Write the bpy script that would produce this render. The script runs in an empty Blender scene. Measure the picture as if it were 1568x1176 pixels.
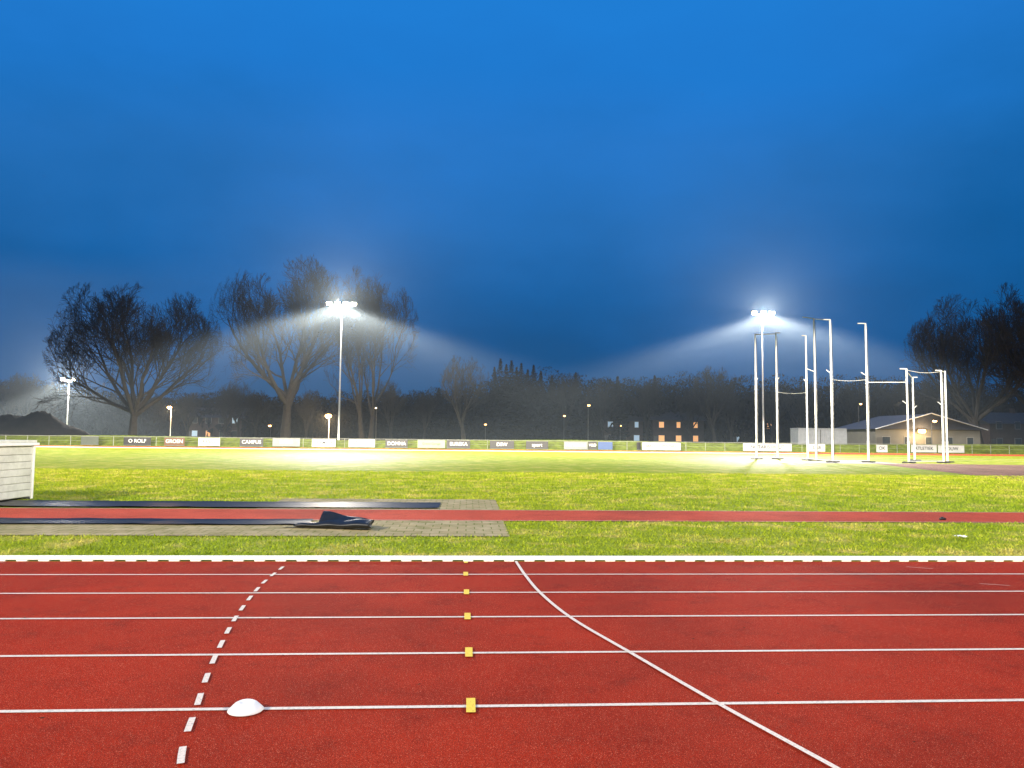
import bpy, math, random
import numpy as np
from mathutils import Vector, Matrix
random.seed(7); np.random.seed(7)
S=bpy.context.scene
col=S.collection
S.view_settings.view_transform='Standard'; S.view_settings.look='None'; S.view_settings.exposure=0

# ------------------------------------------------------------ site frame
YAW=0.0594; SN=math.sin(YAW); CS=math.cos(YAW); EYE=1.65
def site(u,D):            # bearing (tangent) and range -> ground coordinates
    return (D*(u*CS+SN), D*(CS-u*SN))
def row(u,Y):             # bearing crossing a line parallel with the straight
    D=Y/(CS-u*SN); return D*(u*CS+SN)

# ------------------------------------------------------------ materials
def newmat(name):
    m=bpy.data.materials.new(name); m.use_nodes=True
    nt=m.node_tree; b=nt.nodes['Principled BSDF']; return m,nt,b
def mat(name,c,rough=.7,spec=.3,var=.15,scale=3.0,metal=0,bump=0):
    m,nt,b=newmat(name)
    b.inputs['Roughness'].default_value=rough
    b.inputs['Specular IOR Level'].default_value=spec
    b.inputs['Metallic'].default_value=metal
    tc=nt.nodes.new('ShaderNodeTexCoord'); n=nt.nodes.new('ShaderNodeTexNoise')
    n.inputs['Scale'].default_value=scale; n.inputs['Detail'].default_value=5
    nt.links.new(tc.outputs['Object'],n.inputs['Vector'])
    r=nt.nodes.new('ShaderNodeValToRGB')
    r.color_ramp.elements[0].position=.3; r.color_ramp.elements[1].position=.7
    r.color_ramp.elements[0].color=[x*(1-var) for x in c]+[1]
    r.color_ramp.elements[1].color=[min(1,x*(1+var)) for x in c]+[1]
    nt.links.new(n.outputs['Fac'],r.inputs['Fac']); nt.links.new(r.outputs['Color'],b.inputs['Base Color'])
    if bump:
        bp=nt.nodes.new('ShaderNodeBump'); bp.inputs['Strength'].default_value=bump
        nt.links.new(n.outputs['Fac'],bp.inputs['Height']); nt.links.new(bp.outputs['Normal'],b.inputs['Normal'])
    return m
def emis(name,c,s):
    m,nt,b=newmat(name)
    b.inputs['Base Color'].default_value=(*[x*.5 for x in c],1)
    b.inputs['Emission Color'].default_value=(*c,1); b.inputs['Emission Strength'].default_value=s
    m.cycles.emission_sampling='NONE'
    return m
def noise(nt,vec,scale,detail=4,rough=.55):
    n=nt.nodes.new('ShaderNodeTexNoise'); n.inputs['Scale'].default_value=scale
    n.inputs['Detail'].default_value=detail; n.inputs['Roughness'].default_value=rough
    nt.links.new(vec,n.inputs['Vector']); return n.outputs['Fac']
def ramp(nt,fac,stops):
    r=nt.nodes.new('ShaderNodeValToRGB'); cr=r.color_ramp
    while len(cr.elements)<len(stops): cr.elements.new(.5)
    for e,(p,c) in zip(cr.elements,stops): e.position=p; e.color=(*c,1) if len(c)==3 else c
    nt.links.new(fac,r.inputs['Fac']); return r.outputs['Color']
def mix(nt,fac,a,b,mode='MIX'):
    m=nt.nodes.new('ShaderNodeMix'); m.data_type='RGBA'; m.blend_type=mode
    if isinstance(fac,float): m.inputs['Factor'].default_value=fac
    else: nt.links.new(fac,m.inputs['Factor'])
    for s,v in ((m.inputs[6],a),(m.inputs[7],b)):
        if isinstance(v,tuple): s.default_value=(*v,1)
        else: nt.links.new(v,s)
    return m.outputs[2]
def objvec(nt):
    return nt.nodes.new('ShaderNodeTexCoord').outputs['Object']

def grass_mat(name,blade=False):
    m,nt,b=newmat(name); v=objvec(nt)
    big=noise(nt,v,.09,4); mid=noise(nt,v,.9,6,.75); fine=noise(nt,v,22,6,.75)
    c1=ramp(nt,mid,[(.32,(.16,.23,.008)),(.5,(.25,.32,.016)),(.62,(.42,.38,.09))])
    c2=ramp(nt,fine,[(.3,(.32,.32,.32)),(.5,(1,1,1)),(.72,(1.7,1.6,1.6))])
    c=mix(nt,1.0,c1,c2,'MULTIPLY')
    c3=ramp(nt,big,[(.3,(.80,.88,.8)),(.7,(1.18,1.07,1))])
    c=mix(nt,1.0,c,c3,'MULTIPLY')
    nt.links.new(c,b.inputs['Base Color'])
    b.inputs['Roughness'].default_value=.7; b.inputs['Specular IOR Level'].default_value=.08
    if not blade:
        bp=nt.nodes.new('ShaderNodeBump'); bp.inputs['Strength'].default_value=.7; bp.inputs['Distance'].default_value=.06
        nt.links.new(fine,bp.inputs['Height']); nt.links.new(bp.outputs['Normal'],b.inputs['Normal'])
    return m
M_grass=grass_mat('grass_mat'); M_blade=grass_mat('blade_mat',True)

def track_mat(name,c,wet=True):
    m,nt,b=newmat(name); v=objvec(nt)
    big=noise(nt,v,.45,5,.6); gr=noise(nt,v,150,2,.6); sp=noise(nt,v,260,1,.5); stain=noise(nt,v,2.6,6,.7)
    cc=ramp(nt,big,[(.3,tuple(x*.66 for x in c)),(.55,c),(.75,tuple(x*1.15 for x in c))])
    cc=mix(nt,1.0,cc,ramp(nt,stain,[(.30,(.72,.74,.8)),(.46,(1,1,1)),(.70,(1.08,1.12,1.2))]),'MULTIPLY')
    cc=mix(nt,1.0,cc,ramp(nt,gr,[(.32,(.35,.35,.35)),(.5,(1,1,1)),(.66,(1.7,2.0,2.2))]),'MULTIPLY')
    f=nt.nodes.new('ShaderNodeMapRange'); f.inputs['From Min'].default_value=.66; f.inputs['From Max'].default_value=.72
    nt.links.new(sp,f.inputs['Value'])
    cc=mix(nt,f.outputs['Result'],cc,(.75,.30,.18))  # bright grains, with specks of wet gloss painted into the colour
    nt.links.new(cc,b.inputs['Base Color'])
    b.inputs['Roughness'].default_value=.72
    b.inputs['Specular IOR Level'].default_value=.08
    bp=nt.nodes.new('ShaderNodeBump'); bp.inputs['Strength'].default_value=.7; bp.inputs['Distance'].default_value=.005
    nt.links.new(gr,bp.inputs['Height']); nt.links.new(bp.outputs['Normal'],b.inputs['Normal'])
    return m
M_track=track_mat('tartan_mat',(.285,.016,.0025))
M_run=track_mat('runway_tartan_mat',(.42,.06,.03))
M_brown=track_mat('worn_tartan_mat',(.24,.13,.09))

def line_mat(name,c):
    m,nt,b=newmat(name); v=objvec(nt)
    a=noise(nt,v,60,4,.7); 
    nt.links.new(ramp(nt,a,[(.3,tuple(x*.5 for x in c)),(.5,c)]),b.inputs['Base Color'])
    b.inputs['Roughness'].default_value=.6; return m
M_line=line_mat('line_paint',(.72,.62,.53)); M_yel=line_mat('yellow_paint',(.85,.58,.06))
M_white=mat('white_paint',(.75,.74,.7),.5,.4,.08,6)
M_kerb=mat('kerb_white',(.85,.83,.76),.5,.3,.06,9)
M_galv=mat('galvanised_steel',(.45,.46,.46),.45,.5,.1,4,.3)
M_dark=mat('dark_metal',(.03,.03,.03),.5,.4)
M_rail=mat('weathered_rail',(.14,.15,.13),.7,.2)
M_rub=mat('black_rubber',(.010,.011,.014),.45,.35,.3,8,0,.2)
M_bark=mat('bark',(.016,.014,.012),.9,.1,.3,2)
M_far=mat('distant_foliage',(.006,.008,.009),.95,.02,.5,.25)
M_brick=mat('dark_brick',(.03,.02,.018),.85,.2,.3,1)
M_roof=mat('roof_tiles',(.02,.02,.024),.8,.2,.3,2)
M_frame=mat('window_frame_paint',(.12,.12,.12),.6,.2)
M_soil=mat('soil',(.006,.005,.005),.95,.05,.4,1,0,.4)
M_lens=emis('floodlight_lens',(1,.86,.58),12)
M_lamp=emis('sodium_lens',(1,.5,.16),14)
M_lampw=emis('white_lens',(1,.8,.55),8)
M_win=emis('lit_window',(1,.48,.18),.8); M_winc=emis('lit_window_cool',(.6,.8,1),.3)
M_glass=mat('dark_glass',(.02,.025,.03),.15,.6)

# ------------------------------------------------------------ mesh helpers
def link(o,parent=None):
    col.objects.link(o)
    if parent: o.parent=parent
    return o
def mesh(name,v,f,m,parent=None,smooth=False):
    me=bpy.data.meshes.new(name); me.from_pydata(v,[],f); me.update()
    if m: me.materials.append(m)
    if smooth:
        me.polygons.foreach_set('use_smooth',[True]*len(me.polygons))
    return link(bpy.data.objects.new(name,me),parent)
def empty(name,loc=(0,0,0)):
    o=bpy.data.objects.new(name,None); o.location=loc; o.empty_display_size=.3; col.objects.link(o); return o
def box(name,x0,x1,y0,y1,z0,z1,m,parent=None,bev=0):
    v=[(x0,y0,z0),(x1,y0,z0),(x1,y1,z0),(x0,y1,z0),(x0,y0,z1),(x1,y0,z1),(x1,y1,z1),(x0,y1,z1)]
    f=[(0,3,2,1),(4,5,6,7),(0,1,5,4),(1,2,6,5),(2,3,7,6),(3,0,4,7)]
    o=mesh(name,v,f,m,parent)
    if bev:
        b=o.modifiers.new('b','BEVEL'); b.width=bev; b.segments=2
    return o
class G:
    def __init__(s): s.v=[]; s.f=[]
    def box(s,x0,x1,y0,y1,z0,z1):
        n=len(s.v); s.v+=[(x0,y0,z0),(x1,y0,z0),(x1,y1,z0),(x0,y1,z0),(x0,y0,z1),(x1,y0,z1),(x1,y1,z1),(x0,y1,z1)]
        s.f+=[tuple(n+i for i in q) for q in [(0,3,2,1),(4,5,6,7),(0,1,5,4),(1,2,6,5),(2,3,7,6),(3,0,4,7)]]
    def quad(s,x0,x1,y0,y1,z):
        n=len(s.v); s.v+=[(x0,y0,z),(x1,y0,z),(x1,y1,z),(x0,y1,z)]; s.f.append((n,n+1,n+2,n+3))
    def tube(s,pts,rad,k=8,cap=True):
        n0=len(s.v); P=[Vector(p) for p in pts]
        for i,p in enumerate(P):
            d=(P[min(i+1,len(P)-1)]-P[max(i-1,0)])
            if d.length<1e-6: d=Vector((0,0,1))
            d.normalize()
            a=d.cross(Vector((0.13,0.31,.94)) if abs(d.z)<.9 else Vector((1,0,0))); a.normalize(); b=d.cross(a)
            r=rad[i] if isinstance(rad,(list,tuple)) else rad
            for j in range(k):
                t=2*math.pi*j/k; q=p+a*(r*math.cos(t))+b*(r*math.sin(t)); s.v.append((q.x,q.y,q.z))
        for i in range(len(P)-1):
            for j in range(k):
                a0=n0+i*k+j; a1=n0+i*k+(j+1)%k; s.f.append((a0,a1,a1+k,a0+k))
        if cap:
            s.f.append(tuple(n0+j for j in range(k))[::-1]); s.f.append(tuple(n0+(len(P)-1)*k+j for j in range(k)))
    def make(s,name,m,parent=None,smooth=False): return mesh(name,s.v,s.f,m,parent,smooth)

# ------------------------------------------------------------ ground
mesh('grass_ground',[(-900,-300,0),(900,-300,0),(900,1500,0),(-900,1500,0)],[(0,1,2,3)],M_grass)
mesh('running_track',[(-120,-2.2,.006),(120,-2.2,.006),(120,9.86,.006),(-120,9.86,.006)],[(0,1,2,3)],M_track)
# markings
g=G()
for y in (2.35,3.49,4.63,5.74,6.86,7.91,8.93):
    g.quad(-120,120,y-.021,y+.021,.011)
g.make('lane_line_marking',M_line)
def smoothpath(pts,n=60):
    out=[]
    for i in range(len(pts)-1):
        p0=pts[max(i-1,0)];p1=pts[i];p2=pts[i+1];p3=pts[min(i+2,len(pts)-1)]
        for k in range(n):
            t=k/n
            out.append(tuple(.5*((2*p1[c])+(-p0[c]+p2[c])*t+(2*p0[c]-5*p1[c]+4*p2[c]-p3[c])*t*t+(-p0[c]+3*p1[c]-3*p2[c]+p3[c])*t**3) for c in (0,1)))
    out.append(pts[-1]); return out
def ribbon(g,path,w,z):
    n=len(g.v)
    for i,p in enumerate(path):
        a=path[max(i-1,0)];b=path[min(i+1,len(path)-1)]
        dx,dy=b[0]-a[0],b[1]-a[1]; L=math.hypot(dx,dy) or 1; nx,ny=-dy/L*w/2,dx/L*w/2
        g.v+=[(p[0]+nx,p[1]+ny,z),(p[0]-nx,p[1]-ny,z)]
    for i in range(len(path)-1): g.f.append((n+2*i,n+2*i+1,n+2*i+3,n+2*i+2))
g=G(); ribbon(g,smoothpath([(.66,9.84),(.705,8.9),(.79,7.86),(.965,6.79),(1.265,5.71),(1.575,4.62),(1.90,3.6),(2.18,2.6)],12),.036,.015)
g.make('curved_start_line_marking',M_line)
g=G(); path=smoothpath([(-.9,2.7),(-1.385,3.85),(-1.61,4.72),(-1.82,5.65),(-2.05,6.94),(-2.21,8.3),(-2.245,9.3),(-2.26,9.8)],60)
acc=0; cur=[path[0]]
on=True
for a,b in zip(path,path[1:]):
    acc+=math.hypot(b[0]-a[0],b[1]-a[1]); cur.append(b)
    if acc>.2:
        if on and len(cur)>2: ribbon(g,cur,.036,.015)
        on=not on; acc=0; cur=[b]
g.make('dashed_break_line_marking',M_line)
g=G()
for i,y in enumerate((3.49,4.63,5.74,6.86,7.91,8.93)):
    x=.055-.01*i; g.quad(x-.028,x+.028,y-.12,y+.12,.018)
g.quad(-.02,.03,9.68,9.8,.018)
g.make('yellow_lane_marking',M_yel)
g=G()
for (x,y,a) in ((5.7,9.4,-.5),(5.9,8.3,-.4),(6.3,7.9,-.4),(-6.0,9.6,.5)):
    ribbon(g,[(x,y),(x+.3*math.cos(a),y+.3*math.sin(a))],.010,.018)
g.make('small_line_marking',M_line)
# fallen leaf bits on the track
g=G()
for i in range(70):
    x=random.uniform(-8,9);y=random.uniform(3,9.7);a=random.random()*6.28;s=random.uniform(.008,.022); n=len(g.v)
    for j in range(4):
        t=a+j*1.57; g.v.append((x+s*math.cos(t)*(1 if j%2 else .5),y+s*math.sin(t)*(1 if j%2 else .5),.020+.004*(j%2)))
    g.f.append((n,n+1,n+2,n+3))
g.make('leaf_litter',mat('dead_leaf',(.035,.018,.01),.8,.1))
# kerb
K=empty('track_kerb'); box('rail',-120,120,9.89,9.96,.018,.066,M_kerb,K,.006)
g=G()
x=-30
while x<30: g.box(x,x+.13,9.894,9.955,.0,.017); x+=.27
g.make('feet',M_kerb,K)
# runway, paving, covers
mesh('long_jump_runway',[(-60,14.5,.010),(90,14.5,.010),(90,16.6,.010),(-60,16.6,.010)],[(0,1,2,3)],M_run)
g=G(); g.quad(-60,90,14.52,14.55,.015); g.quad(-60,90,16.54,16.57,.015)
g.make('runway_edge_line_marking',M_line)
m,nt,b=newmat('paving_mat'); v=objvec(nt)
br=nt.nodes.new('ShaderNodeTexBrick'); nt.links.new(v,br.inputs['Vector'])
br.inputs['Scale'].default_value=1; br.inputs['Brick Width'].default_value=.3; br.inputs['Row Height'].default_value=.3
br.inputs['Mortar Size'].default_value=.010; br.inputs['Color1'].default_value=(.30,.25,.14,1); br.inputs['Color2'].default_value=(.37,.31,.20,1); br.inputs['Mortar'].default_value=(.14,.15,.04,1)
nt.links.new(mix(nt,1.0,br.outputs['Color'],ramp(nt,noise(nt,v,2.2,7,.75),[(.32,(.55,.62,.34)),(.5,(.95,.95,.85)),(.65,(1.2,1.15,1.05))]),'MULTIPLY'),b.inputs['Base Color'])
b.inputs['Roughness'].default_value=.8; b.inputs['Specular IOR Level'].default_value=.15
M_pave=m
mesh('paving',[(-60,12.25,.012),(.72,12.25,.012),(.72,14.49,.012),(-60,14.49,.012)],[(0,1,2,3)],M_pave)
mesh('paving',[(-4.6,16.61,.012),(.75,16.61,.012),(.75,19.3,.012),(-4.6,19.3,.012)],[(0,1,2,3)],M_pave)
def sheet(name,x0,x1,y0,y1):
    nx,ny=90,8; V=[];F=[]
    for j in range(ny+1):
        for i in range(nx+1):
            xx=x0+(x1-x0)*i/nx; yy=y0+(y1-y0)*j/ny
            V.append((xx,yy+.02*math.sin(xx*1.7),.022+.012*abs(math.sin(xx*2.3+j*.7))*random.random()+(.015 if j in(0,ny) else 0)))
    for j in range(ny):
        for i in range(nx): a=j*(nx+1)+i; F.append((a,a+1,a+nx+2,a+nx+1))
    return mesh(name,V,F,M_rub,None,True)
sheet('black_pit_cover',-30,-.62,16.75,18.1); sheet('black_runway_cover',-30,-2.9,13.62,14.42)
# folded mat
FM=empty('folded_black_mat',(-2.3,13.25,0))
V=[];F=[];ns=26;nk=18
for i in range(ns+1):
    s=i/ns; x=-.68+1.34*s
    for j in range(nk):
        t=2*math.pi*j/nk; w=.15+.07*s; h=.02+.055*s**.6+.006*math.sin(s*17)
        V.append((x+.03*math.sin(t*2),.10-.28*s+w*math.cos(t),max(.026,.03+h+h*math.sin(t)*(1+.2*math.sin(t*3+s*5)))))
for i in range(ns):
    for j in range(nk): a=i*nk+j;b2=i*nk+(j+1)%nk; F.append((a,b2,b2+nk,a+nk))
F.append(tuple(range(nk))); F.append(tuple(ns*nk+j for j in range(nk))[::-1])
mesh('rolled_part',V,F,M_rub,FM,True)
V=[];F=[];n1,n2=16,10
for i in range(n1+1):
    s=i/n1
    for j in range(n2+1):
        t=j/n2
        V.append((-.24+.80*s-.04*t, .26-.36*t-.16*s, .05+(.24-.13*s)*(1-t)**.8+.012*math.sin(9*s+5*t)))
for i in range(n1):
    for j in range(n2): a=i*(n2+1)+j; F.append((a,a+1,a+n2+2,a+n2+1))
o=mesh('raised_flap',V,F,M_rub,FM,True); sm=o.modifiers.new('s','SOLIDIFY'); sm.thickness=.012
mesh('thin_edge',[(-.9,.1,.03),(-.6,.18,.06),(-.6,-.05,.09),(-.95,-.02,.03)],[(0,1,2,3)],M_rub,FM)

# disc marker cone
prof_=[(.100,.012),(.103,.016),(.085,.034),(.064,.054),(.048,.062),(.034,.062),(.030,.056)]
V=[];F=[];k=40
for r,z in prof_:
    for j in range(k): t=2*math.pi*j/k; V.append((-1.29+r*math.cos(t),4.6+r*math.sin(t),z))
for i in range(len(prof_)-1):
    for j in range(k): a=i*k+j;b2=i*k+(j+1)%k; F.append((a,b2,b2+k,a+k))
F.append(tuple((len(prof_)-1)*k+j for j in range(k)))
mesh('marker_cone',V,F,M_white,None,True)
V=[];F=[]
x0,y0=site(.602,12.6)
for j in range(7):
    for i in range(9): V.append((x0+(i/8-.5)*.17+.01*random.random(),y0+(j/6-.5)*.14,.04+.03*random.random()))
for j in range(6):
    for i in range(8): a=j*9+i; F.append((a,a+1,a+10,a+9))
mesh('crumpled_paper',V,F,M_white)
x0,y0=site(.578,15.5)
g=G(); g.tube([(x0-.06,y0,.03),(x0,y0,.045),(x0+.07,y0,.03)],[.02,.035,.02],8); g.make('dropped_glove',M_rub,None,True)

# equipment box (bottom left)
E=empty('white_equipment_box',(-10.65,19,0))
m,nt,b=newmat('white_planks'); v=objvec(nt)
nt.links.new(ramp(nt,noise(nt,v,2.2,6,.7),[(.3,(.42,.42,.36)),(.6,(.60,.60,.53))]),b.inputs['Base Color']); b.inputs['Roughness'].default_value=.6
M_plank=m
box('core',-2.5,-.03,-2.5,0,.06,1.30,M_plank,E)
n=7
for i in range(n):
    z0=.07+i*.17; box('plank_side_%d'%i,-.029,.0,-2.44,-.07,z0,z0+.158,M_plank,E,.012)
    box('plank_front_%d'%i,-2.44,-.07,-2.53,-2.501,z0,z0+.158,M_plank,E,.012)
box('corner_post',-.06,.012,-.07,.012,.0,1.29,M_white,E,.006)
box('corner_post_front',-.06,.012,-2.54,-2.45,.0,1.29,M_white,E,.006)
box('lid',-2.62,.07,-2.62,.07,1.302,1.37,M_white,E,.01)
box('lid_top',-2.55,.03,-2.55,.03,1.371,1.43,M_plank,E,.01)
box('skid',-2.5,.03,-2.4,-2.25,.0,.058,M_dark,E); box('skid_2',-2.5,.03,-.3,-.15,.0,.058,M_dark,E)

# ------------------------------------------------------------ far track, field marks
mesh('far_running_track',[(-150,81,.006),(40,81,.006),(150,76,.006),(150,89,.006),(40,90.5,.006),(-150,90.5,.006)],[(0,1,2,3,4,5)],M_run)
g=G(); g.box(-150,38,80.8,80.95,.01,.06)
for y in (83,85.5,88): g.quad(-150,40,y,y+.08,.011)
g.make('far_track_line_marking',M_line)
mesh('throwing_area_surface',[(23.1,29.4,.006),(34,27,.006),(80,22,.006),(80,46,.006),(39,49.8,.006),(28.6,51.3,.006),(25.3,38.2,.006)],[(0,1,2,3,4,5,6)],M_brown)
g=G(); ribbon(g,smoothpath([(20,72),(30,66),(44,60),(60,55),(80,50)],10),.5,.012); g.make('light_path',mat('concrete_path',(.42,.38,.3),.8,.2))
g=G(); ribbon(g,smoothpath([(10,78.5),(24,76),(38,70),(56,63),(80,58)],10),.35,.015); g.make('bend_line_marking',M_line)
mesh('throwing_circle_pad',[(21.5,50.5,.010),(30.5,50.2,.010),(31,54.5,.010),(22,55.5,.010)],[(0,1,2,3)],mat('pad_concrete',(.3,.29,.26),.7,.2))

# bank behind fence
V=[];F=[];nx=200
for i in range(nx+1):
    x=-190+400*i/nx; h=1.05+.15*math.sin(x*.11)+.08*random.random()
    V+=[(x,92.6,0),(x,94.0,h*.6),(x,95.6,h),(x,99.5,h*.95),(x,103,0)]
for i in range(nx):
    for j in range(4): a=i*5+j; F.append((a,a+5,a+6,a+1))
mesh('grass_bank',V,F,mat('bank_grass',(.08,.105,.012),.8,.05,.4,1.5,0,.5),None,True)

# fence
FN=empty('perimeter_fence'); g=G(); YF=92.0
x=-150
while x<150: g.tube([(x,YF,0),(x,YF,1.15)],.035,6); x+=2.5
g.tube([(-150,YF,1.15),(150,YF,1.15)],.025,6); g.tube([(-150,YF,.6),(150,YF,.6)],.015,6)
g.make('posts_and_rails',M_rail,FN)
g=G(); x=-150
while x<150: g.box(x,x+.02,YF+.05,YF+.06,.05,1.1); x+=.16
for z in (.08,.35,.85,1.05): g.box(-150,150,YF+.062,YF+.07,z,z+.02)
g.make('mesh_wires',M_dark,FN)
def lu(px): return (px-784)/1132
cols={'k':(.010,.012,.016),'w':(.27,.28,.29),'g':(.10,.11,.12),'b':(.015,.04,.12),'br':(.06,.03,.018),'gr':(.14,.2,.11),'dg':(.04,.05,.045),'ink':(.35,.35,.35),'kk':(.01,.012,.02)}
CM={k:mat('board_'+k,c,.5,.3,.08,2) for k,c in cols.items()}
boards=[(128,155,'dg',''),(193,235,'k','O ROLF'),(255,286,'br','GROEN'),(307,340,'w','FYSIO'),(370,406,'k','CAMPUS'),(420,462,'g','RABO'),(480,516,'w','VERMEER'),(536,576,'w','STUDIO'),(592,626,'k','DOMNA'),(641,683,'gr','Grand Garage'),(686,721,'k','EUREKA'),(751,788,'k','DSW'),(806,840,'k','sport'),(864,900,'g','WITTEBURG'),(901,914,'k','V&D'),(916,938,'b',''),(975,981,'k',''),(983,1042,'w','HARDLOOPWINKEL'),(1137,1211,'w','NOTARIS HOUT'),(1237,1262,'w','LAB'),(1340,1357,'w','OK'),(1393,1432,'w','ATLETIEK'),(1434,1474,'w','BOUW')]
for a,b2,c,t in boards:
    x0=row(lu(a),YF);x1=row(lu(b2),YF)
    B=empty('advertising_board',(x0,YF-.12,0)); w=x1-x0
    z0=.12+.05*random.random()
    box('panel',0,w,-.02,.02,z0,z0+.92,CM[c],B,.01)
    box('frame_top',-.03,w+.03,-.03,.03,z0+.921,z0+.95,M_frame,B); box('frame_bottom',-.03,w+.03,-.03,.03,z0-.04,z0-.001,M_frame,B)
    if t:
        cu=bpy.data.curves.new('lettering','FONT'); cu.body=t; cu.size=1; cu.align_x='CENTER'; cu.align_y='CENTER'; cu.extrude=.005; cu.offset=.012
        o=bpy.data.objects.new('lettering',cu); link(o,B); o.location=(w/2,-.03,z0+.48); o.rotation_euler=(math.pi/2,0,0)
        s=min(.6,(w*.85)/(len(t)*.62)); o.scale=(s,s,s)
        cu.materials.append(CM['ink'] if c in('k','b','br','g') else CM['kk'])

# ------------------------------------------------------------ masts and lamps
def flood_light(loc,P,size,radius,color,parent,k,p,zmin,blend,forward):
    L=bpy.data.lights.new('floodlight','SPOT'); L.energy=P; L.spot_size=math.radians(size); L.spot_blend=blend
    L.shadow_soft_size=radius; L.color=color; L.use_nodes=True
    nt=L.node_tree; e=nt.nodes['Emission']
    tc=nt.nodes.new('ShaderNodeTexCoord'); sx=nt.nodes.new('ShaderNodeSeparateXYZ'); nt.links.new(tc.outputs['Normal'],sx.inputs[0])
    def mth(op,a,b=None,clamp=False):
        n=nt.nodes.new('ShaderNodeMath'); n.operation=op; n.use_clamp=clamp
        for i,q in enumerate((a,b)):
            if q is None: continue
            if isinstance(q,(int,float)): n.inputs[i].default_value=q
            else: nt.links.new(q,n.inputs[i])
        return n.outputs[0]
    z=mth('MAXIMUM',mth('ABSOLUTE',sx.outputs['Z']),zmin)
    s=mth('MULTIPLY',mth('POWER',z,p),k)
    if forward:   # asymmetric optics: little light thrown backwards, away from the field
        f=mth('MAXIMUM',mth('SUBTRACT',.80,mth('MULTIPLY',sx.outputs['Y'],.9),True),.20)
        s=mth('MULTIPLY',s,f)
    nt.links.new(s,e.inputs['Strength'])
    o=bpy.data.objects.new('lamp',L); link(o,parent); o.location=loc; return o
def mast(x,y,H,P,heads,size=152,face=-1,color=(1,.93,.8),k=.020,p=-3.3,zmin=.24,blend=.28,halo=0):
    E=empty('floodlight_mast',(x,y,0)); g=G()
    g.tube([(0,0,0),(0,0,H*.5),(0,0,H)],[.14,.10,.07],12)
    w=heads*.42
    g.box(-w,w,-.06,.06,H-.08,H+.06); g.tube([(0,0,0),(0,0,.3)],.3,10)
    for i in range(heads):
        hx=-w+2*w*i/(heads-1); g.box(hx-.05,hx+.05,-.1,.1,H-.05,H+.35)
    g.make('pole',M_galv,E,False)
    for i in range(heads):
        hx=-w+2*w*i/(heads-1)
        a=math.radians(24)
        hd=empty('head_%d'%i,(hx,face*.35,H+.25)); hd.parent=E
        hd.rotation_euler=(a*face*-1,0,0)
        box('housing',-.36,.36,-.2,.2,-.22,.26,M_dark,hd,.05)
        v=[(-.32,face*.21,-.19),(.32,face*.21,-.19),(.32,face*.21,.2),(-.32,face*.21,.2)]
        mesh('lens',v,[(0,1,2,3)],M_lens,hd)
        v=[(-.32,-.18,-.23),(.32,-.18,-.23),(.32,.18,-.23),(-.32,.18,-.23)]
        mesh('lens_low',v,[(0,1,2,3)],M_lens,hd)
    flood_light((0,face*.8,H-.15),P,size,.6,color,E,k,p,zmin,blend,face<0)
    if halo:  # extra point lamp added to give a round halo in the mist
        L=bpy.data.lights.new('halo','POINT'); L.energy=halo; L.color=(1,.93,.82); L.shadow_soft_size=.5
        link(bpy.data.objects.new('added_halo_lamp',L),E).location=(0,face*1.3,H+.1)
    return E
x,y=site(-.2332,100); mast(x,y,19.2,830000,4,halo=30000)
x,y=site(.3400,101); mast(x,y,18.7,830000,3,halo=30000)
mast(-34,-14,20,275000,4,165,1,(1,.9,.72),.055,-2.9,.17,.02)
mast(34,-16,20,165000,4,165,1,(1,.9,.72),.055,-2.9,.17,.02)
x,y=site(-.600,130); mast(x,y,10.6,400000,2,140,-1,k=.03,p=-3,halo=40000)

def street_lamp(px,D,top,warm=True,power=350,r=.22):
    x,y=site(lu(px),D); z=EYE+(668+(px-784)*.0104-top)/1132*D
    E=empty('street_lamp',(x,y,0)); g=G()
    g.tube([(0,0,0),(0,0,z-.3),(0,-.15,z+.02),(0,-.5,z+.1)],[.06,.045,.04,.03],8)
    g.box(-.14,.14,-.95,-.45,z+.06,z+.18); g.make('pole',M_dark if power==0 else M_galv,E)
    V=[];F=[]
    for i in range(7):
        for j in range(12):
            a=-math.pi/2+math.pi*i/6;t=2*math.pi*j/12
            V.append((r*math.cos(a)*math.cos(t),-.7+r*1.2*math.cos(a)*math.sin(t),z-.02+r*.6*math.sin(a)))
    for i in range(6):
        for j in range(12): a=i*12+j;b2=i*12+(j+1)%12; F.append((a,b2,b2+12,a+12))
    mesh('bulb',V,F,M_lamp if warm else M_lampw,E,True)
    if power:
        L=bpy.data.lights.new('glow','POINT'); L.energy=power; L.color=(1,.6,.28) if warm else (1,.85,.65); L.shadow_soft_size=.3
        link(bpy.data.objects.new('lamp',L),E).location=(0,-.8,z-.4)
street_lamp(263,111,624,True,3500,.34); street_lamp(505,111,637,True,9000,.5); street_lamp(577,120,625,False,0,.15)
street_lamp(901,125,621,True,0,.24); street_lamp(1315,115,619,True,0,.16); street_lamp(416,140,652,True,0,.28)
street_lamp(864,140,637,True,0,.2); street_lamp(744,140,650,True,0,.2); street_lamp(950,140,652,True,0,.12)

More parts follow.
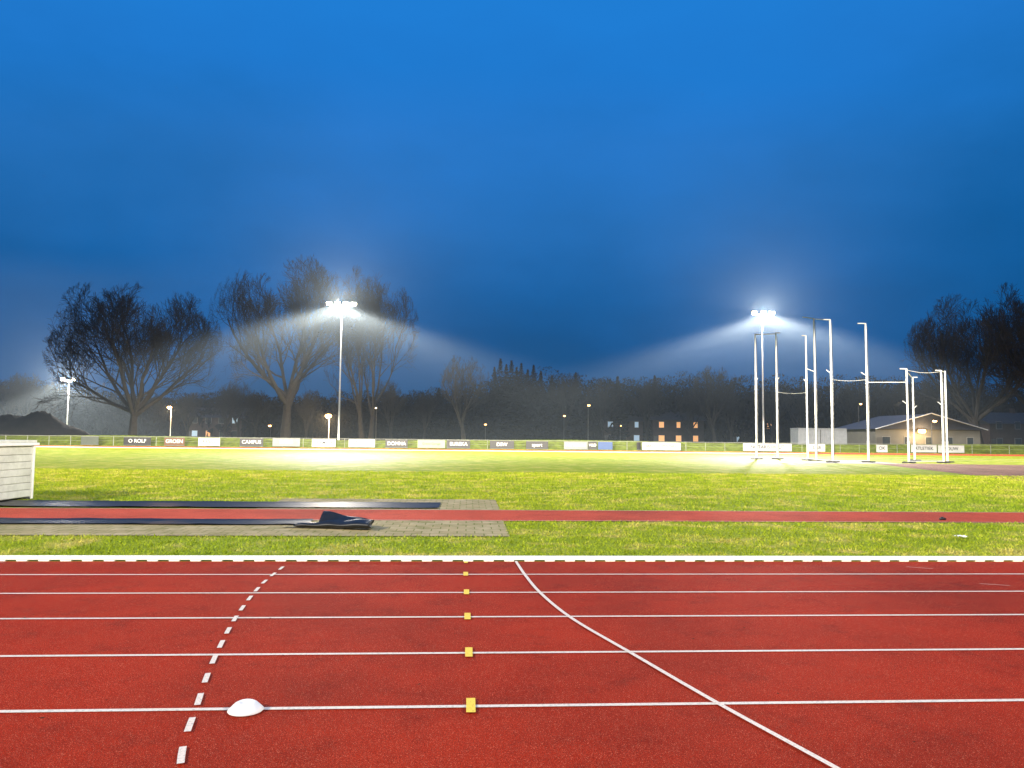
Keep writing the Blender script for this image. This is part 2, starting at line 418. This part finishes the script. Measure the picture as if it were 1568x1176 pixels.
# ------------------------------------------------------------ hammer cage
CG=empty('hammer_throw_cage'); g=G(); base=G()
poles=[(1158,60,10.2),(1190,60.5,10.4),(1236,57.7,9.8),(1249,57.9,11.2),(1274,53.5,10.4),(1328.5,54.5,10.3),(1390,54,6.9),(1399,60,6.8),(1443,55,6.9),(1449,56.5,7.0)]
P=[]
for px,D,h in poles:
    x,y=site(lu(px),D); P.append((x,y,h))
    g.tube([(x,y,0),(x,y,h)],.065,8); g.tube([(x,y,0),(x,y,1.6)],.085,8)
    base.box(x-.5,x+.5,y-.06,y+.06,.012,.10); base.box(x-.06,x+.06,y-.5,y-.062,.012,.11); base.box(x-.06,x+.06,y+.062,y+.6,.012,.11)
def bar(i,j,z1,z2,r=.035,sag=0):
    a=P[i];b2=P[j]; n=8
    g.tube([(a[0]+(b2[0]-a[0])*t/n,a[1]+(b2[1]-a[1])*t/n,z1+(z2-z1)*t/n-sag*math.sin(math.pi*t/n)) for t in range(n+1)],r,6)
bar(0,1,10.15,10.3); bar(3,4,11.15,10.35,.04); bar(6,8,6.8,6.8,.015,.15); bar(5,6,5.9,5.9,.02); bar(4,5,6.0,6.1,.012,.1); bar(1,2,5.5,5.3,.010,.1); bar(6,7,6.7,6.7); bar(8,9,6.85,6.9)
for i,dx in ((0,.25),(1,.35),(2,-.3),(3,-.9),(5,-.6),(4,-.5),(6,-.5),(8,-.45),(7,.4)):
    x,y,h=P[i]; g.tube([(x,y,h-.02),(x+dx,y,h-.02+(.1 if i==3 else 0))],.04,6)
    g.tube([(x,y,h*.62),(x+dx*.7,y,h*.62+.25)],.025,6)
g.make('poles',mat('cage_steel',(.36,.36,.34),.5,.4,.1,3),CG); base.make('feet',M_dark,CG)
n=G()
for i in (0,1,3,4,5,8):
    x,y,h=P[i]; n.tube([(x+.12,y,h-.3),(x+.14,y,h*.5),(x+.1,y,.5)],[.015,.02,.03],5)
n.make('net_cords',M_dark,CG)
rl=G()
for i,j in ((0,1),(2,4),(4,5),(6,8)):
    a=P[i];b2=P[j]; rl.tube([(a[0],a[1],.14),(b2[0],b2[1],.14)],.04,6)
rl.make('ground_rails',M_galv,CG)

# ------------------------------------------------------------ buildings
def house(name,px0,px1,D,eave,ridge,lit,depth=9,wallm=M_brick,roofm=M_roof,gable=False):
    x0,y0=site(lu(px0),D); x1=row(lu(px1),y0)
    H=empty(name,(x0,y0,0)); w=x1-x0
    box('walls',0,w,0,depth,0,eave,wallm,H)
    o=.4
    if gable:
        V=[(-o,-o*2,eave+.003),(w+o,-o*2,eave+.003),(w/2,-o*2,ridge),(-o,depth+o,eave+.003),(w+o,depth+o,eave+.003),(w/2,depth+o,ridge)]
        F=[(0,1,2),(3,5,4),(0,2,5,3),(1,4,5,2),(0,3,4,1)]
    else:
        V=[(-o,-o,eave+.003),(w+o,-o,eave+.003),(w+o,depth+o,eave+.003),(-o,depth+o,eave+.003),(-o,depth/2,ridge),(w+o,depth/2,ridge)]
        F=[(0,1,5,4),(2,3,4,5),(1,2,5),(3,0,4),(0,3,2,1)]
    mesh('roof',V,F,roofm,H)
    k=max(2,int(w/2.6)); 
    fl=1 if eave<4.5 else 2
    for f in range(fl):
        for i in range(k):
            cx=(i+.5)*w/k; z=1.0+f*2.7
            r=random.random(); mm=M_win if r<lit else (M_winc if r<lit*1.6 else M_glass)
            ww=.35+.25*random.random()
            box('window_frame_%d_%d'%(f,i),cx-ww-.08,cx+ww+.08,-.05,-.003,z-.08,z+1.2,M_frame,H)
            box('window_%d_%d'%(f,i),cx-ww,cx+ww,-.09,-.052,z,z+1.12,mm,H)
    box('door',.15,1.0,-.07,-.003,.02,2.05,M_dark,H)
    if not gable: box('chimney',w*.75,w*.75+.6,depth/2-.3,depth/2+.3,ridge-.8,ridge+.7,wallm,H)
    return H
for a,b2,D,e,r,l in ((290,372,150,4.8,7.0,.15),(430,500,155,4.6,7.0,.15),(925,985,150,5.0,7.4,.25),(1000,1078,148,5.2,7.8,.4),(1120,1190,152,4.9,7.4,.1),(1515,1600,120,4.5,6.5,.1)):
    house('brick_house',a,b2,D,e,r,l)
M_cream=mat('cream_wall',(.07,.068,.062),.7,.2,.1,1)
PV=house('club_pavilion',1340,1500,104,3.2,5.4,.0,12,M_cream,mat('slate_roof',(.025,.028,.038),.6,.2),True)
w=row(lu(1500),site(lu(1340),104)[1])-site(lu(1340),104)[0]
g=G(); 
for s in (0,1):
    g.tube([(-.5 if s==0 else w+.5,-.95,3.2),(w/2,-.95,5.48)],.07,6)
g.make('barge_board',mat('barge_paint',(.35,.36,.38),.6,.2),PV)
PV_l=bpy.data.lights.new('porch','POINT'); PV_l.energy=2200; PV_l.color=(1,.65,.3); PV_l.shadow_soft_size=.3
link(bpy.data.objects.new('porch_lamp',PV_l),PV).location=(w*.40,-1.6,2.7)
g=G(); g.tube([(w*.40-.4,-1.0,2.95),(w*.40+.4,-1.0,2.95)],.26,8); g.make('porch_lens',M_lamp,PV)
street_lamp(1426,98,645,True,0,.25)
x0,y0=site(lu(1222),103); x1=row(lu(1296),y0)
CT=empty('white_container',(x0,y0,0)); w=x1-x0
M_cont=mat('container_paint',(.16,.17,.19),.6,.3,.1,2)
box('body',0,w,0,2.5,.1,3.1,M_cont,CT)
g=G(); x=.1
while x<w-.1: g.box(x,x+.12,-.05,-.002,.25,2.95); x+=.28
g.make('ribs',M_cont,CT); box('top_rail',-.04,w+.04,-.08,2.54,3.102,3.22,M_cont,CT); box('door_panel',w*.45,w*.45+.08,-.08,-.052,.2,3.0,M_dark,CT)
# soil heap
V=[];F=[];nx,ny=60,24; cx,cy=site(-.645,112)
for j in range(ny+1):
    for i in range(nx+1):
        a=(i/nx-.5)*2;b2=(j/ny-.5)*2
        h=4.2*max(0,1-a*a)**.7*max(0,1-b2*b2)**.6*(1+.12*math.sin(a*9)+.1*random.random())*(1-.25*max(0,a))
        V.append((cx+a*8.5,cy+b2*4,h-.02))
for j in range(ny):
    for i in range(nx): a=j*(nx+1)+i; F.append((a,a+1,a+nx+2,a+nx+1))
mesh('soil_heap',V,F,M_soil,None,True)

# ------------------------------------------------------------ bare trees
def tree_mesh(name,H,W,seed,trunk=.2,limbs=7,fork=False,dens=1.0,up=.5,rmin=.02,low=1.05):
    R=random.Random(seed); g=G()
    def rv(s): return Vector((R.gauss(0,s),R.gauss(0,s),R.gauss(0,s)))
    def grow(p,d,L,r,lv):
        n=(6,7,5,4,3,2)[lv]; pts=[p.copy()]; rr=[r]; dd=d.normalized(); dirs=[dd.copy()]
        for i in range(n):
            dd=(dd+rv((.05,.10,.12,.13,.14,.14)[lv])+Vector((0,0,(.0,.06,.07,.06,.06,.04)[lv]*up*2))).normalized()
            p=p+dd*(L/n); pts.append(p.copy()); rr.append(max(rmin,r*(1-(i+1)/n*(.35 if lv==0 else .72)))); dirs.append(dd.copy())
        g.tube(pts,rr,8 if lv==0 else (6 if lv==1 else 3),False)
        if lv>=5: return
        if lv==0: nc=limbs
        else: nc=int((0,8,7,6,4)[lv]*dens*(.8+.4*R.random()))
        for c in range(nc):
            if lv==0: t=.72+.28*(c+1)/nc if c>1 else .6+.2*c
            else: t=.22+.78*(c+R.random()*.8)/nc
            t=min(t,.999); k=t*n; i=int(k); f=k-i
            q=pts[i].lerp(pts[min(i+1,n)],f); bd=dirs[min(i+1,n)]
            a=R.random()*6.283 if lv else c*2.4+R.random()*.6
            s=bd.cross(Vector((math.cos(a),math.sin(a),.1))).normalized()
            ang=(R.uniform(.15,low) if lv==0 else R.uniform(.4,.8))
            nd=bd*math.cos(ang)+s*math.sin(ang)
            if lv>=3: nd=nd+Vector((0,0,.15))
            if lv==0: LL=H*.62*R.uniform(.85,1.0)
            else: LL=L*(.58-.24*t)*R.uniform(.85,1.15)*(1.15 if lv<3 else 1.3)
            rc=max(rmin,rr[min(i+1,n)]*(.70 if lv==0 else .62))
            grow(q,nd,LL,rc,lv+1)
    if fork:
        for s in (-1,1): grow(Vector((s*W*.04,0,0)),Vector((s*.10,R.gauss(0,.05),1)),H*trunk*1.3,H*.019,0)
    else: grow(Vector((0,0,0)),Vector((0,0,1)),H*trunk,H*.029,0)
    A=np.array(g.v)
    zmax=np.percentile(A[:,2],99.2); A[:,2]*=H/zmax*.97
    hi=A[:,2]>H*.3
    for ax in (0,1):
        lo_,hi_=np.percentile(A[hi,ax],3),np.percentile(A[hi,ax],97)
        mid=(lo_+hi_)/2; sc=W*.86/(hi_-lo_)
        kk=np.clip(A[:,2]/(H*.5),0,1)
        A[:,ax]=(A[:,ax]-mid*kk)*(1+(sc-1)*np.clip(A[:,2]/(H*.25),0,1))
    # keep the crown inside a rounded outline
    zc=H*.52; rx=W/2; rz=H*.50
    q=np.sqrt((A[:,0]/rx)**2+(A[:,1]/rx)**2+((A[:,2]-zc)/rz)**2)
    s=np.where((q>.85)&(A[:,2]>H*.3),(.85+.30*np.tanh((q-.85)/.4))/np.maximum(q,1e-6),1.0)
    A[:,0]*=s; A[:,1]*=s; A[:,2]=np.where(s<1,zc+(A[:,2]-zc)*s,A[:,2])
    A[:,2]=np.maximum(A[:,2],0)
    me=bpy.data.meshes.new(name); me.from_pydata(A.tolist(),[],g.f); me.materials.append(M_bark); me.update()
    return me
def plant(me,px,D,name='bare_tree',s=1,rot=0,z=0):
    o=bpy.data.objects.new(name,me); x,y=site(lu(px),D); o.location=(x,y,z); o.scale=(s,s,s); o.rotation_euler=(0,0,rot); col.objects.link(o); return o
tA=tree_mesh('oak_mesh',25.5,25,11,.2,10,False,1.0,.4,.024,1.15); plant(tA,205,116)
tB=tree_mesh('poplar_mesh',31,22,5,.28,8,False,1.05,.6,.020,.9); plant(tB,437,118)
tC=tree_mesh('poplar_b_mesh',29,16,23,.22,5,True,1.03,.7,.020,.8); plant(tC,563,120)
tE=tree_mesh('lime_mesh',24.5,20,31,.22,9,False,1.0,.6,.021,.95); plant(tE,1500,112); plant(tE,1590,108,s=1.05,rot=2)
tD=tree_mesh('birch_mesh',14,8,41,.3,7,False,.78,.8,.014,.8)
plant(tD,712,116,s=1.05); 
for px,D,s in ((345,135,.8),(368,138,.85),(395,135,.72),(45,140,.95),(20,138,.9),(75,142,.85),(600,130,.85),(650,140,.75),(1095,135,1.1),(1120,140,.85),(1340,130,.85),(1375,128,.9),(1230,140,.9),(1180,145,.9),(1060,145,.85),(1310,135,.9),(290,140,.7),(470,128,.7),(1420,125,.95),(865,150,1.1),(925,150,1.0),(990,150,1.0)):
    plant(tD,px,D,s=s,rot=px*.7)

# ------------------------------------------------------------ distant tree line
def prof(px):
    pts=[(-300,585),(0,580),(60,587),(110,600),(300,603),(500,606),(640,598),(700,592),(750,587),(765,564),(790,560),(830,566),(850,574),(900,572),(960,580),(1010,578),(1060,572),(1100,574),(1160,578),(1250,580),(1330,578),(1420,585),(1568,590),(1900,585)]
    for a,b2 in zip(pts,pts[1:]):
        if a[0]<=px<=b2[0]: return a[1]+(b2[1]-a[1])*(px-a[0])/(b2[0]-a[0])
    return 590
rng=np.random.default_rng(3)
VV=[]
def clump(px,D,h,w,con,N):
    x,y=site(lu(px),D)
    t=rng.random(N)**(.8 if con else 1.0); z=h*t
    a=rng.random(N)*6.283
    if con: rad=w*np.clip(1.0-t,0.0,1)**.85*(.7+.3*np.abs(np.sin(t*26+rng.random()*6)))
    else: rad=w*np.sqrt(np.clip(1-((t-.42)/.60)**2,0.01,1))*(.8+.3*np.sin(a*3+t*9+px))
    q=np.sqrt(rng.random(N))*rad
    c=np.stack([x+q*np.cos(a),y+q*np.sin(a),z],1)
    sz=.34*rng.uniform(.5,1.5,N)*(1-.45*t)+.55*(t<.65)
    tri=[]
    for kk in range(3):
        d=rng.normal(0,1,(N,3)); d/=np.linalg.norm(d,axis=1)[:,None]
        d[:,2]*=1.6 if not con else .7
        tri.append((c+d*sz[:,None])[:,None,:])
    VV.append(np.concatenate(tri,1).reshape(-1,3))
for layer,D0,hs in ((0,156,.84),(1,170,.93),(2,186,1.0)):
    px=-260
    while px<1860:
        D=D0+rng.uniform(-4,4); yt=prof(min(1890,max(-290,px)))
        if 755<px<835: yt+=12
        yh=668+(px-784)*.0104
        h=(EYE+(yh-yt)/1132*D)*hs*rng.uniform(.90,1.08)
        clump(px,D,h,h*.32,False,1050)
        px+=rng.uniform(9,15)
for px,yt in ((757,562),(766,549),(775,558),(783,552),(791,562),(798,556),(808,566),(817,559),(828,568),(845,575),(882,570),(946,576),(1003,575),(1380,588),(672,594)):
    D=151; yh=668+(px-784)*.0104; h=EYE+(yh-yt)/1132*D
    clump(px,D,h,h*.22,True,2300)
A=np.concatenate(VV,0)
def trimesh(name,A,m):
    me=bpy.data.meshes.new(name); n=len(A)
    me.vertices.add(n); me.vertices.foreach_set('co',A.astype(np.float32).ravel())
    me.loops.add(n); me.loops.foreach_set('vertex_index',np.arange(n,dtype=np.int32))
    me.polygons.add(n//3); me.polygons.foreach_set('loop_start',np.arange(0,n,3,dtype=np.int32)); me.polygons.foreach_set('loop_total',np.full(n//3,3,dtype=np.int32))
    me.update(calc_edges=True); me.materials.append(m); o=bpy.data.objects.new(name,me); col.objects.link(o); return o
trimesh('distant_tree_line',A,M_far)

# ------------------------------------------------------------ grass blades near
def blades(name,N,x0,x1,y0,y1,h):
    X=rng.uniform(x0,x1,N); Y=y0+(y1-y0)*rng.random(N)**1.25
    spread=(Y+3)*.78; keep=(np.abs(X-.06*Y)<spread)
    keep&=~((Y>14.46)&(Y<16.63)); keep&=~((X<.70)&(Y>12.28)&(Y<14.6)); keep&=~((X<.73)&(X>-4.58)&(Y>16.6)&(Y<19.28)); keep&=~((X<-.6)&(Y>16.6)&(Y<18.12))
    keep&=~((X<-10.6)&(Y>16.4)&(Y<19.05))
    X=X[keep];Y=Y[keep];N=len(X)
    a=rng.random(N)*6.283; w=.005+.003*rng.random(N); w=w*(1+Y/30); hh=h*rng.uniform(.4,1.3,N)*(1+Y/60); ln=rng.normal(0,.7,(N,2))*hh[:,None]
    p0=np.stack([X-np.cos(a)*w,Y-np.sin(a)*w,np.zeros(N)],1); p1=np.stack([X+np.cos(a)*w,Y+np.sin(a)*w,np.zeros(N)],1)
    p2=np.stack([X+ln[:,0],Y+ln[:,1],hh],1)
    return trimesh(name,np.stack([p0,p1,p2],1).reshape(-1,3),M_blade)
blades('grass_blades',330000,-30,32,9.98,34,.036)

# ------------------------------------------------------------ evening mist
m=bpy.data.materials.new('mist_mat'); m.use_nodes=True; nt=m.node_tree; nt.nodes.clear()
o=nt.nodes.new('ShaderNodeOutputMaterial'); vs=nt.nodes.new('ShaderNodeVolumeScatter')
vs.inputs['Color'].default_value=(.70,.86,1,1); vs.inputs['Density'].default_value=.0016; vs.inputs['Anisotropy'].default_value=.0
nt.links.new(vs.outputs[0],o.inputs['Volume'])
box('mist',-150,160,90,113,.03,48,m)
box('mist',-150,-38,117,140,.03,30,m)

# ------------------------------------------------------------ sky
W=bpy.data.worlds.new('World'); S.world=W; W.use_nodes=True; nt=W.node_tree; bg=nt.nodes['Background']
sky=nt.nodes.new('ShaderNodeTexSky'); sky.sky_type='NISHITA'; sky.sun_disc=False; sky.sun_elevation=math.radians(-3); sky.sun_rotation=math.radians(200)
tc=nt.nodes.new('ShaderNodeTexCoord'); sx=nt.nodes.new('ShaderNodeSeparateXYZ'); nt.links.new(tc.outputs['Generated'],sx.inputs[0])
mp=nt.nodes.new('ShaderNodeMapping'); mp.inputs['Scale'].default_value=(1,1,2.2); nt.links.new(tc.outputs['Generated'],mp.inputs['Vector'])
nz=noise(nt,mp.outputs['Vector'],2.3,6,.55)
ad=nt.nodes.new('ShaderNodeMath'); ad.operation='MULTIPLY_ADD'; nt.links.new(nz,ad.inputs[0]); ad.inputs[1].default_value=.34; nt.links.new(sx.outputs['Z'],ad.inputs[2])
sb=nt.nodes.new('ShaderNodeMath'); sb.operation='SUBTRACT'; nt.links.new(ad.outputs[0],sb.inputs[0]); sb.inputs[1].default_value=.17
c=ramp(nt,sb.outputs[0],[(0,(.008,.075,.20)),(.10,(.001,.080,.255)),(.19,(.002,.108,.35)),(.29,(.009,.145,.46)),(.42,(.014,.185,.60)),(.52,(.014,.205,.66)),(1,(.010,.19,.60))])
ab=nt.nodes.new('ShaderNodeMix'); ab.data_type='RGBA'; ab.blend_type='ADD'; ab.inputs['Factor'].default_value=.006
nt.links.new(c,ab.inputs[6]); nt.links.new(sky.outputs['Color'],ab.inputs[7])
nt.links.new(ab.outputs[2],bg.inputs['Color']); bg.inputs['Strength'].default_value=1

# ------------------------------------------------------------ camera
cam=bpy.data.cameras.new('camera'); co=bpy.data.objects.new('camera',cam); col.objects.link(co)
cam.sensor_width=36; cam.lens=26; cam.clip_end=3000; cam.clip_start=.05
pitch=math.atan(80/1132)
fwd=Vector((math.sin(YAW)*math.cos(pitch),math.cos(YAW)*math.cos(pitch),math.sin(pitch)))
right=Vector((math.cos(YAW),-math.sin(YAW),0)); up=right.cross(fwd)
r=.0104
right2=(right+up*r).normalized(); up2=(up-right*r).normalized()
M=Matrix((right2,up2,-fwd)).transposed().to_4x4(); M.translation=Vector((0,0,EYE)); co.matrix_world=M
S.camera=co
